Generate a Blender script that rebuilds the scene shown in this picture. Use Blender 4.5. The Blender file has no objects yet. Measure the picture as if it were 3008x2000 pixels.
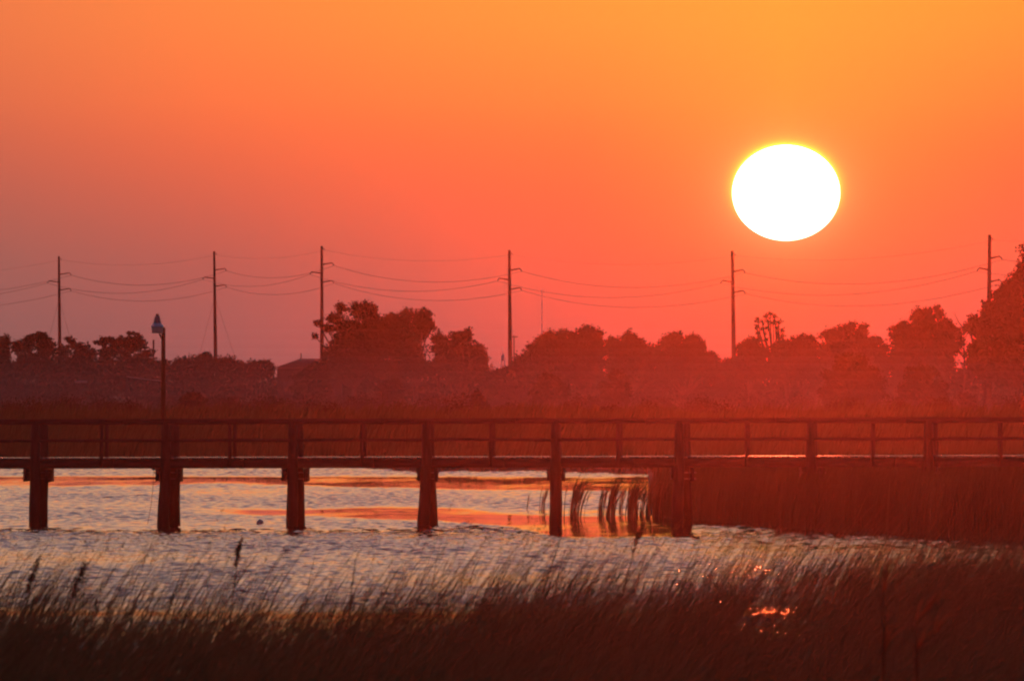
import bpy, math, random
import numpy as np
from mathutils import Vector, Matrix

random.seed(7)
rng = np.random.default_rng(7)
scene = bpy.context.scene
COL = scene.collection

# ------------------------------------------------------------------ measures
F = 33100.0          # focal length in photograph pixels
HZ = 1130.0          # photograph row of the horizon
CX = 1504.0
H = 3.95             # eye height above the water (m)
SUN_AZ = (2309 - CX) / F
SUN_EL = (HZ - 567) / F

def P(px, py, d):
    """photo pixel at distance d -> world point"""
    return np.array([(px - CX) / F * d, d, H + (HZ - py) / F * d])
def X(px, d): return (px - CX) / F * d
def Z(py, d): return H + (HZ - py) / F * d

def lin(c):
    out = []
    for v in c:
        v = v / 255.0
        out.append(v / 12.92 if v <= 0.04045 else ((v + 0.055) / 1.055) ** 2.4)
    return tuple(out)

# ------------------------------------------------------------------ mesh helpers
class MB:
    def __init__(s): s.V = []; s.F4 = []; s.F3 = []; s.n = 0
    def add(s, V, quads=None, tris=None):
        V = np.asarray(V, dtype=np.float64).reshape(-1, 3)
        s.V.append(V)
        if quads is not None and len(quads): s.F4.append(np.asarray(quads, dtype=np.int64) + s.n)
        if tris is not None and len(tris): s.F3.append(np.asarray(tris, dtype=np.int64) + s.n)
        s.n += len(V)
    def box(s, c, size, rz=0.0, ry=0.0, taper=1.0):
        hx, hy, hz = [v / 2 for v in size]
        v = np.array([[-hx,-hy,-hz],[hx,-hy,-hz],[hx,hy,-hz],[-hx,hy,-hz],
                      [-hx,-hy,hz],[hx,-hy,hz],[hx,hy,hz],[-hx,hy,hz]], dtype=float)
        v[4:, :2] *= taper
        R = np.array(Matrix.Rotation(rz, 3, 'Z') @ Matrix.Rotation(ry, 3, 'Y'))
        v = v @ R.T + np.asarray(c)
        s.add(v, [[0,3,2,1],[4,5,6,7],[0,1,5,4],[1,2,6,5],[2,3,7,6],[3,0,4,7]])
    def beam(s, a, b, w, h):
        a = np.asarray(a, float); b = np.asarray(b, float)
        t = b - a; t /= np.linalg.norm(t)
        side = np.cross(t, [0,0,1.0]); side /= np.linalg.norm(side)
        up = np.cross(side, t)
        v = []
        for p in (a, b):
            for sx, sz in ((-1,-1),(1,-1),(1,1),(-1,1)):
                v.append(p + side * sx * w / 2 + up * sz * h / 2)
        s.add(v, [[3,2,1,0],[4,5,6,7],[0,1,5,4],[1,2,6,5],[2,3,7,6],[3,0,4,7]])
    def tube(s, pts, rad, n=8, cap=True):
        pts = np.asarray(pts, float); m = len(pts)
        rad = np.full(m, rad) if np.isscalar(rad) else np.asarray(rad, float)
        T = np.gradient(pts, axis=0); T /= np.linalg.norm(T, axis=1)[:, None] + 1e-12
        ref = np.array([0.0, 1.0, 0.0]) if abs(T[0][1]) < 0.8 else np.array([1.0, 0, 0])
        V = []
        ang = np.arange(n) / n * 2 * math.pi
        for i in range(m):
            u = np.cross(T[i], ref); u /= np.linalg.norm(u) + 1e-12
            w = np.cross(T[i], u)
            V.append(pts[i] + rad[i] * (np.cos(ang)[:, None] * u + np.sin(ang)[:, None] * w))
        V = np.concatenate(V)
        q = []
        for i in range(m - 1):
            for k in range(n):
                q.append([i*n+k, i*n+(k+1)%n, (i+1)*n+(k+1)%n, (i+1)*n+k])
        tr = []
        if cap:
            V = np.concatenate([V, pts[:1], pts[-1:]])
            for k in range(n):
                tr.append([m*n, (k+1)%n, k]); tr.append([m*n+1, (m-1)*n+k, (m-1)*n+(k+1)%n])
        s.add(V, q, tr)
    def lathe(s, c, prof, n=24):
        c = np.asarray(c, float)
        V = []; q = []
        for r, z in prof:
            for k in range(n):
                a = k / n * 2 * math.pi
                V.append([c[0] + r*math.cos(a), c[1] + r*math.sin(a), c[2] + z])
        for i in range(len(prof)-1):
            for k in range(n):
                q.append([i*n+k, i*n+(k+1)%n, (i+1)*n+(k+1)%n, (i+1)*n+k])
        s.add(V, q)
    def build(s, name, mat, parent=None, smooth=False, origin=None):
        V = np.concatenate(s.V) if s.V else np.zeros((0,3))
        o0 = np.zeros(3)
        if parent is not None: o0 = np.array(parent.matrix_basis.translation)
        if parent is None and origin is not None: o0 = np.asarray(origin, float)
        V = V - o0
        q = np.concatenate(s.F4) if s.F4 else np.zeros((0,4), int)
        t = np.concatenate(s.F3) if s.F3 else np.zeros((0,3), int)
        me = bpy.data.meshes.new(name)
        me.vertices.add(len(V)); me.vertices.foreach_set('co', V.astype(np.float32).ravel())
        nl = 4*len(q) + 3*len(t)
        me.loops.add(nl); me.loops.foreach_set('vertex_index', np.concatenate([q.ravel(), t.ravel()]).astype(np.int32))
        me.polygons.add(len(q) + len(t))
        starts = np.concatenate([np.arange(len(q))*4, 4*len(q) + np.arange(len(t))*3]).astype(np.int32)
        me.polygons.foreach_set('loop_start', starts)
        if smooth: me.polygons.foreach_set('use_smooth', np.ones(len(q)+len(t), bool))
        me.update(calc_edges=True)
        me.materials.append(mat)
        o = bpy.data.objects.new(name, me); COL.objects.link(o)
        if parent is not None: o.parent = parent
        elif origin is not None: o.location = tuple(o0)
        return o

def tag(o, label=None, cat=None, group=None, kind=None):
    if label: o['label'] = label
    if cat: o['category'] = cat
    if group: o['group'] = group
    if kind: o['kind'] = kind
    return o
def thing(name, label, cat, loc=(0,0,0), group=None):
    o = bpy.data.objects.new(name, None); COL.objects.link(o)
    o.location = tuple(float(v) for v in loc); o.empty_display_size = 0.3
    return tag(o, label, cat, group)

# ------------------------------------------------------------------ materials
def mat(name, base, rough=0.8, var=0.4, scale=3.0, spec=0.3, trans=0.0, bump=0.0, stretch=None, metallic=0.0):
    m = bpy.data.materials.new(name); m.use_nodes = True
    nt = m.node_tree; N = nt.nodes; L = nt.links
    b = N['Principled BSDF']; out = N['Material Output']
    b.inputs['Roughness'].default_value = rough
    b.inputs['Specular IOR Level'].default_value = spec
    b.inputs['Metallic'].default_value = metallic
    tc = N.new('ShaderNodeTexCoord'); mp = N.new('ShaderNodeMapping')
    L.new(tc.outputs['Object'], mp.inputs['Vector'])
    if stretch: mp.inputs['Scale'].default_value = stretch
    nz = N.new('ShaderNodeTexNoise'); nz.inputs['Scale'].default_value = scale; nz.inputs['Detail'].default_value = 5
    L.new(mp.outputs[0], nz.inputs['Vector'])
    cr = N.new('ShaderNodeValToRGB'); L.new(nz.outputs['Fac'], cr.inputs[0])
    cr.color_ramp.elements[0].position = 0.3; cr.color_ramp.elements[1].position = 0.7
    cr.color_ramp.elements[0].color = (*[c*(1-var) for c in base], 1)
    cr.color_ramp.elements[1].color = (*[min(1, c*(1+var)) for c in base], 1)
    L.new(cr.outputs[0], b.inputs['Base Color'])
    if bump:
        bm = N.new('ShaderNodeBump'); bm.inputs['Strength'].default_value = bump; bm.inputs['Distance'].default_value = 0.02
        L.new(nz.outputs['Fac'], bm.inputs['Height']); L.new(bm.outputs[0], b.inputs['Normal'])
    if trans:
        t = N.new('ShaderNodeBsdfTranslucent'); L.new(cr.outputs[0], t.inputs['Color'])
        mx = N.new('ShaderNodeMixShader'); mx.inputs[0].default_value = trans
        L.new(b.outputs[0], mx.inputs[1]); L.new(t.outputs[0], mx.inputs[2]); L.new(mx.outputs[0], out.inputs['Surface'])
    return m

M = {}
M['leaf'] = mat('leaf_foliage', (0.030, 0.036, 0.018), 0.9, 0.25, 0.5, 0.05, 0.03)
M['leaf_dry'] = mat('leaf_olive', (0.036, 0.036, 0.019), 0.9, 0.25, 0.5, 0.05, 0.03)
M['bark'] = mat('bark', (0.06, 0.045, 0.035), 0.9, 0.3, 4.0)
M['reed'] = mat('reed_straw', (0.13, 0.10, 0.045), 0.75, 0.5, 1.2, 0.15, 0.28)
M['reed_far'] = mat('marsh_grass', (0.058, 0.074, 0.032), 0.8, 0.5, 0.08, 0.1, 0.2)
M['plume'] = mat('seed_plume', (0.11, 0.075, 0.035), 0.8, 0.4, 3.0, 0.1, 0.35)
M['reed_lit_tint'] = mat('reed_backlight_tint', (0.34, 0.12, 0.05), 0.6, 0.3, 3.0, 0.2, 0.6)  # lit copy of the reed: orange backlight put into the base colour
M['mud'] = mat('mud', (0.03, 0.022, 0.014), 0.9, 0.4, 0.8, 0.2, bump=0.3)
M['land'] = mat('marsh_soil', (0.04, 0.032, 0.018), 0.95, 0.5, 0.05)
M['timber'] = mat('weathered_timber', (0.046, 0.036, 0.034), 0.8, 0.35, 2.5, 0.3, bump=0.4, stretch=(6, 6, 1))
M['rail_timber'] = mat('rail_timber', (0.046, 0.036, 0.034), 0.8, 0.35, 2.5, 0.3, bump=0.4, stretch=(1, 6, 6))
M['deck'] = mat('deck_boards', (0.10, 0.055, 0.035), 0.23, 0.4, 3.0, 0.9, bump=0.15, stretch=(6, 0.5, 1))
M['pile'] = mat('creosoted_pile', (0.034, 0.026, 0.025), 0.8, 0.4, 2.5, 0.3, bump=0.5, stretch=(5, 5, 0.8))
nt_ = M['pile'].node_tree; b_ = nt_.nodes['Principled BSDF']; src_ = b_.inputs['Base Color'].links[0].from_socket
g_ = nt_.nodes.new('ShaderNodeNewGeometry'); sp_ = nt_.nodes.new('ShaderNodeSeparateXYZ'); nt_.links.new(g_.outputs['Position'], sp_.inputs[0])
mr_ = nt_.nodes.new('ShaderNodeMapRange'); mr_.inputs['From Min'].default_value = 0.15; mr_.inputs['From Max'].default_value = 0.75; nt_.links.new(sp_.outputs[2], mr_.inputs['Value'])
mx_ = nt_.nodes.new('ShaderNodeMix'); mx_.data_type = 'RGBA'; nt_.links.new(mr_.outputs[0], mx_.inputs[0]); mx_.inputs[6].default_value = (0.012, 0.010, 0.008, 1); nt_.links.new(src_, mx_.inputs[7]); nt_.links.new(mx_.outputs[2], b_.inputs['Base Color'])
M['pole'] = mat('pole_timber', (0.05, 0.036, 0.032), 0.8, 0.3, 1.0, 0.2, stretch=(3, 3, 0.3))
M['lamp_pole'] = mat('lamp_pole_timber', (0.13, 0.055, 0.025), 0.8, 0.3, 2.0, 0.2, stretch=(5, 5, 0.5))
M['steel'] = mat('dull_steel', (0.10, 0.10, 0.11), 0.5, 0.2, 5.0, 0.5)
M['wire'] = mat('conductor', (0.09, 0.05, 0.045), 0.6, 0.1, 1.0, 0.3)
M['lamp_metal'] = mat('lamp_housing_metal', (0.18, 0.19, 0.22), 0.45, 0.15, 6.0, 0.5)
M['lamp_shade'] = mat('lamp_shade_enamel', (0.42, 0.66, 0.80), 0.35, 0.1, 6.0, 0.6)
M['lamp_cap'] = mat('lamp_cap_red', (0.10, 0.015, 0.015), 0.5, 0.2, 6.0, 0.4)
M['lamp_glass'] = mat('lamp_lens_milky', (0.90, 0.80, 0.74), 0.3, 0.08, 12.0, 0.5, 0.5)
M['roof'] = mat('roof_shingle', (0.07, 0.055, 0.06), 0.85, 0.3, 2.0)
M['wall'] = mat('house_siding', (0.05, 0.042, 0.042), 0.85, 0.2, 2.0)
M['glass'] = mat('window_glass', (0.03, 0.03, 0.04), 0.15, 0.1, 2.0, 0.6)
M['guard'] = mat('galvanised_rail', (0.30, 0.26, 0.26), 0.5, 0.1, 2.0, 0.5)
M['mast'] = mat('mast_metal', (0.8, 0.75, 0.8), 0.6, 0.1, 1.0, 0.3, 0.5)  # pale and translucent: the veil of far air put into the colour
M['buoy'] = mat('buoy_plastic', (0.85, 0.88, 1.0), 0.45, 0.12, 8.0, 0.4, 0.5)
M['line'] = mat('fishing_line', (0.05, 0.03, 0.03), 0.6, 0.1, 8.0, 0.2)
M['stick'] = mat('wet_wood', (0.035, 0.022, 0.018), 0.5, 0.3, 5.0, 0.4)

# ------------------------------------------------------------------ world
world = bpy.data.worlds.new('World'); scene.world = world; world.use_nodes = True
nt = world.node_tree; N = nt.nodes; L = nt.links
for n in list(N): N.remove(n)
out = N.new('ShaderNodeOutputWorld'); bg = N.new('ShaderNodeBackground'); L.new(bg.outputs[0], out.inputs['Surface'])
tc = N.new('ShaderNodeTexCoord'); sep = N.new('ShaderNodeSeparateXYZ'); L.new(tc.outputs['Generated'], sep.inputs[0])
def math_n(op, a, b=None, clamp=False):
    n = N.new('ShaderNodeMath'); n.operation = op; n.use_clamp = clamp
    for i, v in enumerate((a, b)):
        if v is None: continue
        if isinstance(v, (int, float)): n.inputs[i].default_value = v
        else: L.new(v, n.inputs[i])
    return n.outputs[0]
x, y, z = sep.outputs[0], sep.outputs[1], sep.outputs[2]
hyp = math_n('SQRT', math_n('ADD', math_n('MULTIPLY', x, x), math_n('MULTIPLY', y, y)))
az = math_n('ARCTAN2', x, y)                       # 0 along +Y, + to the right
el = math_n('ARCTAN2', z, hyp)
# photograph-independent angular coordinates, thousandths of the frame's focal unit
u = math_n('MULTIPLY', math_n('SUBTRACT', az, SUN_AZ), F)
v = math_n('MULTIPLY', el, F)
vn = math_n('DIVIDE', v, 1130.0, True)
def ramp(fac, stops, interp='EASE'):
    r = N.new('ShaderNodeValToRGB'); r.color_ramp.interpolation = interp
    e = r.color_ramp.elements
    while len(e) > 1: e.remove(e[-1])
    e[0].position = stops[0][0]; e[0].color = (*stops[0][1], 1)
    for p_, c_ in stops[1:]:
        k = e.new(p_); k.color = (*c_, 1)
    L.new(fac, r.inputs[0]); return r.outputs[0]
def row(py): return max(0.0, (HZ - py) / 1130.0)
cols = [
 (-2309, [(1130,(126,88,86)), (1000,(138,92,90)), (850,(149,94,89)), (700,(163,95,85)), (500,(196,98,78)), (300,(224,108,72)), (0,(243,127,71))]),
 (-1700, [(1130,(140,86,86)), (1000,(152,90,88)), (850,(164,92,86)), (700,(184,94,81)), (500,(222,101,72)), (300,(249,115,67)), (0,(255,139,67))]),
 (-1100, [(1130,(162,84,82)), (1000,(176,88,84)), (850,(194,92,81)), (700,(216,95,75)), (500,(246,105,68)), (300,(255,123,63)), (0,(255,150,63))]),
 (-600, [(1130,(188,82,76)), (1000,(205,86,77)), (850,(228,91,73)), (700,(249,97,68)), (500,(255,108,63)), (300,(255,129,60)), (0,(255,157,60))]),
 (0, [(1130,(232,82,68)), (1000,(244,88,68)), (850,(254,99,66)), (700,(255,111,61)), (500,(255,131,57)), (300,(255,148,57)), (0,(255,164,57))]),
 (700, [(1130,(232,82,78)), (1000,(240,88,80)), (850,(248,94,76)), (700,(253,99,70)), (500,(255,107,62)), (300,(255,124,58)), (0,(255,156,56))]),
 (1500, [(1130,(200,80,82)), (900,(215,86,82)), (600,(235,96,70)), (300,(245,110,62)), (0,(250,140,58))]),
]
prev = None; pu = None
for cu, st in cols:
    st = sorted([(row(py), lin(c)) for py, c in st])
    c = ramp(vn, st, 'B_SPLINE')
    if prev is None: prev = c; pu = cu; continue
    f = N.new('ShaderNodeMapRange'); f.interpolation_type = 'SMOOTHSTEP' if False else 'LINEAR'
    f.inputs['From Min'].default_value = pu; f.inputs['From Max'].default_value = cu
    L.new(u, f.inputs['Value'])
    mx = N.new('ShaderNodeMix'); mx.data_type = 'RGBA'
    L.new(f.outputs[0], mx.inputs[0]); L.new(prev, mx.inputs[6]); L.new(c, mx.inputs[7])
    prev = mx.outputs[2]; pu = cu
low = prev
# high sky
hi = ramp(math_n('DIVIDE', el, math.pi/2, True), [
    (0.0, lin((255,164,60))), (0.03, (0.95, 0.44, 0.15)), (0.07, (0.74, 0.42, 0.26)), (0.12, (0.52, 0.35, 0.31)),
    (0.20, (0.35, 0.265, 0.30)), (0.36, (0.17, 0.145, 0.21)), (1.0, (0.05, 0.06, 0.12))], 'LINEAR')
fh = N.new('ShaderNodeMapRange'); fh.interpolation_type = 'SMOOTHSTEP'
fh.inputs['From Min'].default_value = 1100; fh.inputs['From Max'].default_value = 2600; L.new(v, fh.inputs['Value'])
mx = N.new('ShaderNodeMix'); mx.data_type = 'RGBA'; L.new(fh.outputs[0], mx.inputs[0]); L.new(low, mx.inputs[6]); L.new(hi, mx.inputs[7])
sky = mx.outputs[2]
# brighter in the west, dim dusk behind the viewer
ca = math_n('COSINE', math_n('SUBTRACT', az, SUN_AZ))
west = N.new('ShaderNodeMapRange'); west.interpolation_type = 'SMOOTHSTEP'
west.inputs['From Min'].default_value = 0.0; west.inputs['From Max'].default_value = 0.97
west.inputs['To Min'].default_value = 0.06; west.inputs['To Max'].default_value = 1.0
L.new(ca, west.inputs['Value'])
cool = N.new('ShaderNodeMix'); cool.data_type = 'RGBA'
L.new(west.outputs[0], cool.inputs[0]); cool.inputs[6].default_value = (0.035, 0.038, 0.075, 1); L.new(sky, cool.inputs[7])
sky = cool.outputs[2]
# sun disc, slightly flattened by refraction, and its aureole
ru = math_n('DIVIDE', u, 160.0); rv = math_n('DIVIDE', math_n('SUBTRACT', v, HZ - 567), 142.0)
r = math_n('SQRT', math_n('ADD', math_n('MULTIPLY', ru, ru), math_n('MULTIPLY', rv, rv)))
disc = N.new('ShaderNodeMapRange'); disc.interpolation_type = 'SMOOTHSTEP'
disc.inputs['From Min'].default_value = 1.0; disc.inputs['From Max'].default_value = 0.965
L.new(r, disc.inputs['Value'])
d1 = math_n('MAXIMUM', math_n('SUBTRACT', r, 1.0), 0.0)
upw = N.new('ShaderNodeMapRange'); upw.inputs['From Min'].default_value = -0.7; upw.inputs['From Max'].default_value = 0.9
upw.inputs['To Min'].default_value = 0.0; upw.inputs['To Max'].default_value = 1.0; L.new(rv, upw.inputs['Value'])
g1 = math_n('MULTIPLY', math_n('EXPONENT', math_n('MULTIPLY', d1, -16.0)), upw.outputs[0])
g2 = math_n('EXPONENT', math_n('MULTIPLY', d1, -2.6))
def addcol(base, fac, col):
    vm = N.new('ShaderNodeVectorMath'); vm.operation = 'SCALE'; vm.inputs[0].default_value = col; L.new(fac, vm.inputs['Scale'])
    va = N.new('ShaderNodeVectorMath'); va.operation = 'ADD'; L.new(base, va.inputs[0]); L.new(vm.outputs[0], va.inputs[1])
    return va.outputs[0]
sky = addcol(sky, g1, (0.2, 0.85, 0.02))
sky = addcol(sky, g2, (0.0, 0.13, 0.05))
sky = addcol(sky, disc.outputs[0], (9.0, 6.0, 4.0))
L.new(sky, bg.inputs['Color']); bg.inputs['Strength'].default_value = 1.0

# one low red sun lamp
sl = bpy.data.lights.new('sun', 'SUN'); sl.energy = 0.066; sl.angle = math.radians(0.53); sl.color = (1.0, 0.085, 0.024)
so = bpy.data.objects.new('sun', sl); COL.objects.link(so)
sd = Vector((math.sin(SUN_AZ)*math.cos(SUN_EL), math.cos(SUN_AZ)*math.cos(SUN_EL), math.sin(SUN_EL)))
so.rotation_euler = sd.to_track_quat('Z', 'Y').to_euler(); so.location = (60, 200, 60)

# ------------------------------------------------------------------ camera
cam = bpy.data.cameras.new('camera'); co = bpy.data.objects.new('camera', cam); COL.objects.link(co)
co.location = (0, 0, H); co.rotation_euler = (math.pi/2, 0, 0)
cam.sensor_width = 36; cam.lens = 36 * F / 3008; cam.shift_y = (HZ - 1000) / 3008
cam.clip_start = 1; cam.clip_end = 60000
cam.dof.use_dof = True; cam.dof.focus_distance = 620; cam.dof.aperture_fstop = 8
scene.camera = co
scene.view_settings.view_transform = 'Standard'; scene.view_settings.look = 'None'
scene.view_settings.exposure = 0; scene.view_settings.gamma = 1
scene.cycles.use_denoising = True
try: scene.cycles.denoiser = 'OPENIMAGEDENOISE'
except Exception: pass
scene.cycles.filter_width = 2.1
scene.cycles.volume_bounces = 0
scene.cycles.max_bounces = 6; scene.cycles.diffuse_bounces = 2; scene.cycles.glossy_bounces = 3
scene.cycles.transparent_max_bounces = 8; scene.cycles.use_fast_gi = False
scene.cycles.sample_clamp_indirect = 6

# ------------------------------------------------------------------ glare volume and mist
def volume(name, lo, hi_, color, density, g, label):
    mb = MB(); lo = np.array(lo, float); hi_ = np.array(hi_, float)
    mb.box((lo+hi_)/2, hi_-lo)
    m = bpy.data.materials.new(name); m.use_nodes = True
    nt = m.node_tree; nt.nodes.remove(nt.nodes['Principled BSDF'])
    vs = nt.nodes.new('ShaderNodeVolumeScatter'); vs.inputs['Color'].default_value = (*color, 1)
    vs.inputs['Density'].default_value = density; vs.inputs['Anisotropy'].default_value = g
    nt.links.new(vs.outputs[0], nt.nodes['Material Output'].inputs['Volume'])
    m.cycles.homogeneous_volume = True
    o = mb.build(name, m); o.visible_shadow = True
    tag(o, label, None, None, 'structure'); return o
volume('glare_haze', (-300, -20, -2), (300, 470, 120), (1.0, 0.58, 0.62), 0.000125, 0.967, 'thin volume added over the water to stand in for lens glare')  # added scattering volume, bounded close by, standing in for lens veiling glare
MIST = volume('mist', (-400, 1010, 0.03), (400, 1238, 2.6), (0.78, 0.80, 1.0), 0.0006, 0.45, 'low lilac mist lying over the far marsh')
def more_boxes(o, boxes):
    me = o.data; mb = MB()
    co_ = np.zeros(len(me.vertices)*3, np.float32); me.vertices.foreach_get('co', co_); mb.add(co_.reshape(-1,3), [[0,3,2,1],[4,5,6,7],[0,1,5,4],[1,2,6,5],[2,3,7,6],[3,0,4,7]])
    for lo, hi_ in boxes:
        lo = np.array(lo, float); hi_ = np.array(hi_, float); mb.box((lo+hi_)/2, hi_-lo)
    o2 = mb.build('mist_tmp', me.materials[0]); o.data = o2.data; bpy.data.objects.remove(o2); o.data.name = 'mist'
zs_ = [2.6, 3.6, 4.5, 5.3, 6.1, 6.9, 7.8, 8.8, 10.0]; ex_ = [215, 195, 165, 130, 95, 62, 36, 16]
more_boxes(MIST, [((-400, 1238-e, a_+0.004), (400, 1238, b_)) for a_, b_, e in zip(zs_[:-1], zs_[1:], ex_)])

# ------------------------------------------------------------------ ground and water
def wavefield(xx, yy, comps):
    zz = np.zeros_like(xx)
    for a, kx, ky, ph in comps: zz += a*np.sin(kx*xx + ky*yy + ph)
    return zz
def smooth_noise(xx, yy, sx, sy, seed, n=14):
    r = np.random.default_rng(seed); out_ = np.zeros_like(xx)
    for i in range(n):
        th = r.uniform(0, 2*math.pi); k = r.uniform(0.5, 1.6)
        out_ += np.sin(k*(np.cos(th)*xx/sx + np.sin(th)*yy/sy) + r.uniform(0, 6.28))
    return out_ / math.sqrt(n)
def sstep(a, b, t):
    t = np.clip((t-a)/(b-a), 0, 1); return t*t*(3-2*t)
def photo_row(yy): return HZ + F*H/yy
def photo_col(xx, yy): return CX + xx/yy*F

def roughness_field(xx, yy):
    """1 = wind ruffled, 0 = slick"""
    py = photo_row(yy) ; px = photo_col(xx, yy)
    n = smooth_noise(xx, yy, 2.2, 14, 3); n2 = smooth_noise(xx, yy, 0.8, 9, 5)
    a = np.ones_like(xx)
    # slick near the far shore, lee of the marsh
    a *= 1 - 0.93*np.exp(-(((py + 1.0*n - 1414)/13.0)**2)) * sstep(2600, 1400, px + 150*n)*0 - 0.0
    a *= 1 - 0.94*sstep(1396, 1402, py + 1.2*n)*sstep(1432 + 14*sstep(600, 1500, px), 1422 + 14*sstep(600, 1500, px), py + 4*n + 2*n2)
    # slick tongue that starts near the second pile and widens to the right
    w = 7 + 11*sstep(500, 1400, px) + 16*sstep(1400, 1700, px)
    cy = 1503 + 6*sstep(500, 1300, px) + 38*sstep(1250, 1750, px)
    a *= 1 - 0.95*sstep(420, 900, px + 160*n)*sstep(2120, 1950, px)*sstep(w+5, w-5, np.abs(py + 3.5*n + 2.5*n2 - cy))
    # lee of the reed bank on the right and near the foreground stems
    a *= 1 - 0.7*np.exp(-((py + 3*n - 1502)/9.0)**2)*sstep(1200, 1400, px)*sstep(0.2, -0.6, n2)
    st = smooth_noise(xx, yy, 1.5, 5.0, 41, 18)
    a *= 1 - 0.85*np.exp(-((py + 5*n - 1800)/16.0)**2)
    a *= 1 - 0.55*sstep(1790, 1830, py)*sstep(-0.2, 0.7, st)
    a *= 1 - 0.55*sstep(1900, 2300, px + 60*n)*sstep(1625, 1650, py+6*n)*sstep(-0.6, 0.5, n2)
    a *= 1 - 0.5*sstep(1880, 2150, px + 40*n)*sstep(1710, 1640, py + 8*n)
    fine = smooth_noise(xx, yy, 0.9, 3.2, 43, 20)
    return np.clip(a + (1-a)*0.13*sstep(0.0, 1.0, fine) + 0.09*n2*(1-a), 0.05, 1)

def grid_patch(xs, ys):
    xx, yy = np.meshgrid(xs, ys)
    r2 = np.random.default_rng(11); comps = []
    for i in range(80):
        lam = 0.30 * (2.6/0.30)**(r2.random()**2.0)
        th = r2.normal(math.radians(-20), math.radians(50))   # travel mostly left to right
        k = 2*math.pi/lam
        slope = 0.034 if lam < 1.0 else 0.020
        comps.append((slope/k, k*math.cos(th), k*math.sin(th), r2.uniform(0, 6.28)))
    a = roughness_field(xx, yy)
    gust = 0.86 + 0.2*smooth_noise(xx, yy, 1.4, 6.0, 21)
    zz = wavefield(xx, yy, comps) * a * np.clip(gust, 0.4, 1.5)
    zz += 0.0015*smooth_noise(xx, yy, 0.5, 1.6, 33, 20) * (1-a)
    edge = np.minimum.reduce([sstep(xs[0], xs[0]+1.5, xx), sstep(xs[-1], xs[-1]-1.5, xx), sstep(140, 142, yy), sstep(560, 557, yy)])
    return xx, yy, zz*edge
mb = MB()
def add_grid(xs, ys, flat=False):
    if flat:
        xx, yy = np.meshgrid(xs, ys); zz = np.zeros_like(xx)
    else: xx, yy, zz = grid_patch(xs, ys)
    ny, nx = xx.shape
    idx = np.arange(nx*ny).reshape(ny, nx)
    q = np.stack([idx[:-1,:-1], idx[:-1,1:], idx[1:,1:], idx[1:,:-1]], -1).reshape(-1, 4)
    mb.add(np.stack([xx, yy, zz], -1).reshape(-1, 3), q)
for y0, y1, hw, st_ in ((140, 210, 13.5, 0.085), (210, 300, 18.0, 0.095), (300, 410, 24.0, 0.125), (410, 560, 32.0, 0.17)):
    nx_ = int(2*hw/st_); ny_ = int((y1-y0)/(st_*1.15))
    add_grid(np.linspace(-hw, hw, nx_+1), np.linspace(y0, y1, ny_+1))
    for x0, x1 in ((-3000, -hw), (hw, 3000)):      # calm remainder of the sheet, same level
        mb.add([[x0,y0,0],[x1,y0,0],[x1,y1,0],[x0,y1,0]], [[0,1,2,3]])
for y0, y1 in ((-200, 140), (560, 1000)):
    mb.add([[-3000,y0,0],[3000,y0,0],[3000,y1,0],[-3000,y1,0]], [[0,1,2,3]])
wm = bpy.data.materials.new('water'); wm.use_nodes = True
nt = wm.node_tree; b = nt.nodes['Principled BSDF']
b.inputs['Base Color'].default_value = (0.016, 0.014, 0.018, 1); b.inputs['Roughness'].default_value = 0.09
b.inputs['IOR'].default_value = 1.36
nz = nt.nodes.new('ShaderNodeTexNoise'); nz.inputs['Scale'].default_value = 3.0; nz.inputs['Detail'].default_value = 3
tcw = nt.nodes.new('ShaderNodeTexCoord'); nt.links.new(tcw.outputs['Object'], nz.inputs['Vector'])
mr = nt.nodes.new('ShaderNodeMapRange'); mr.inputs['To Min'].default_value = 0.012; mr.inputs['To Max'].default_value = 0.04
nt.links.new(nz.outputs['Fac'], mr.inputs['Value']); nt.links.new(mr.outputs[0], b.inputs['Roughness'])
tag(mb.build('water', wm, smooth=True), 'ruffled lilac and orange river water', None, None, 'structure')

# far marsh land: one sheet that reaches the horizon, with an irregular shore
def shore(xs):       # distance of the far shore at lateral x
    px = CX + xs/520.0*F
    base = 540 - 26*sstep(950, 1250, px) - 10*sstep(1500, 1900, px)
    return base + 4*np.sin(xs*0.7+1) + 2.5*np.sin(xs*1.9) + 1.2*np.sin(xs*5.1)
mb = MB()
xs = np.concatenate([[-20000,-6000,-2000,-500,-120], np.arange(-60, 60.1, 0.5), [120,500,2000,6000,20000]])
yo = [0, 0.6, 3, 30, 120, 400, 900, 3000, 9000, 40000]
V = []
for k, dy in enumerate(yo):
    for xv in xs:
        sy = float(shore(np.array(max(-60, min(60, xv)))))
        V.append([xv, sy + dy, (-0.15 if k == 0 else 0.06 if k == 1 else 0.16 if k == 2 else 0.22 + 0.02*k)])
nx = len(xs); q = [[i*nx+j, i*nx+j+1, (i+1)*nx+j+1, (i+1)*nx+j] for i in range(len(yo)-1) for j in range(nx-1)]
mb.add(V, q)
tag(mb.build('ground', M['land']), 'flat dark marsh land beyond the river', None, None, 'structure')

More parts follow.
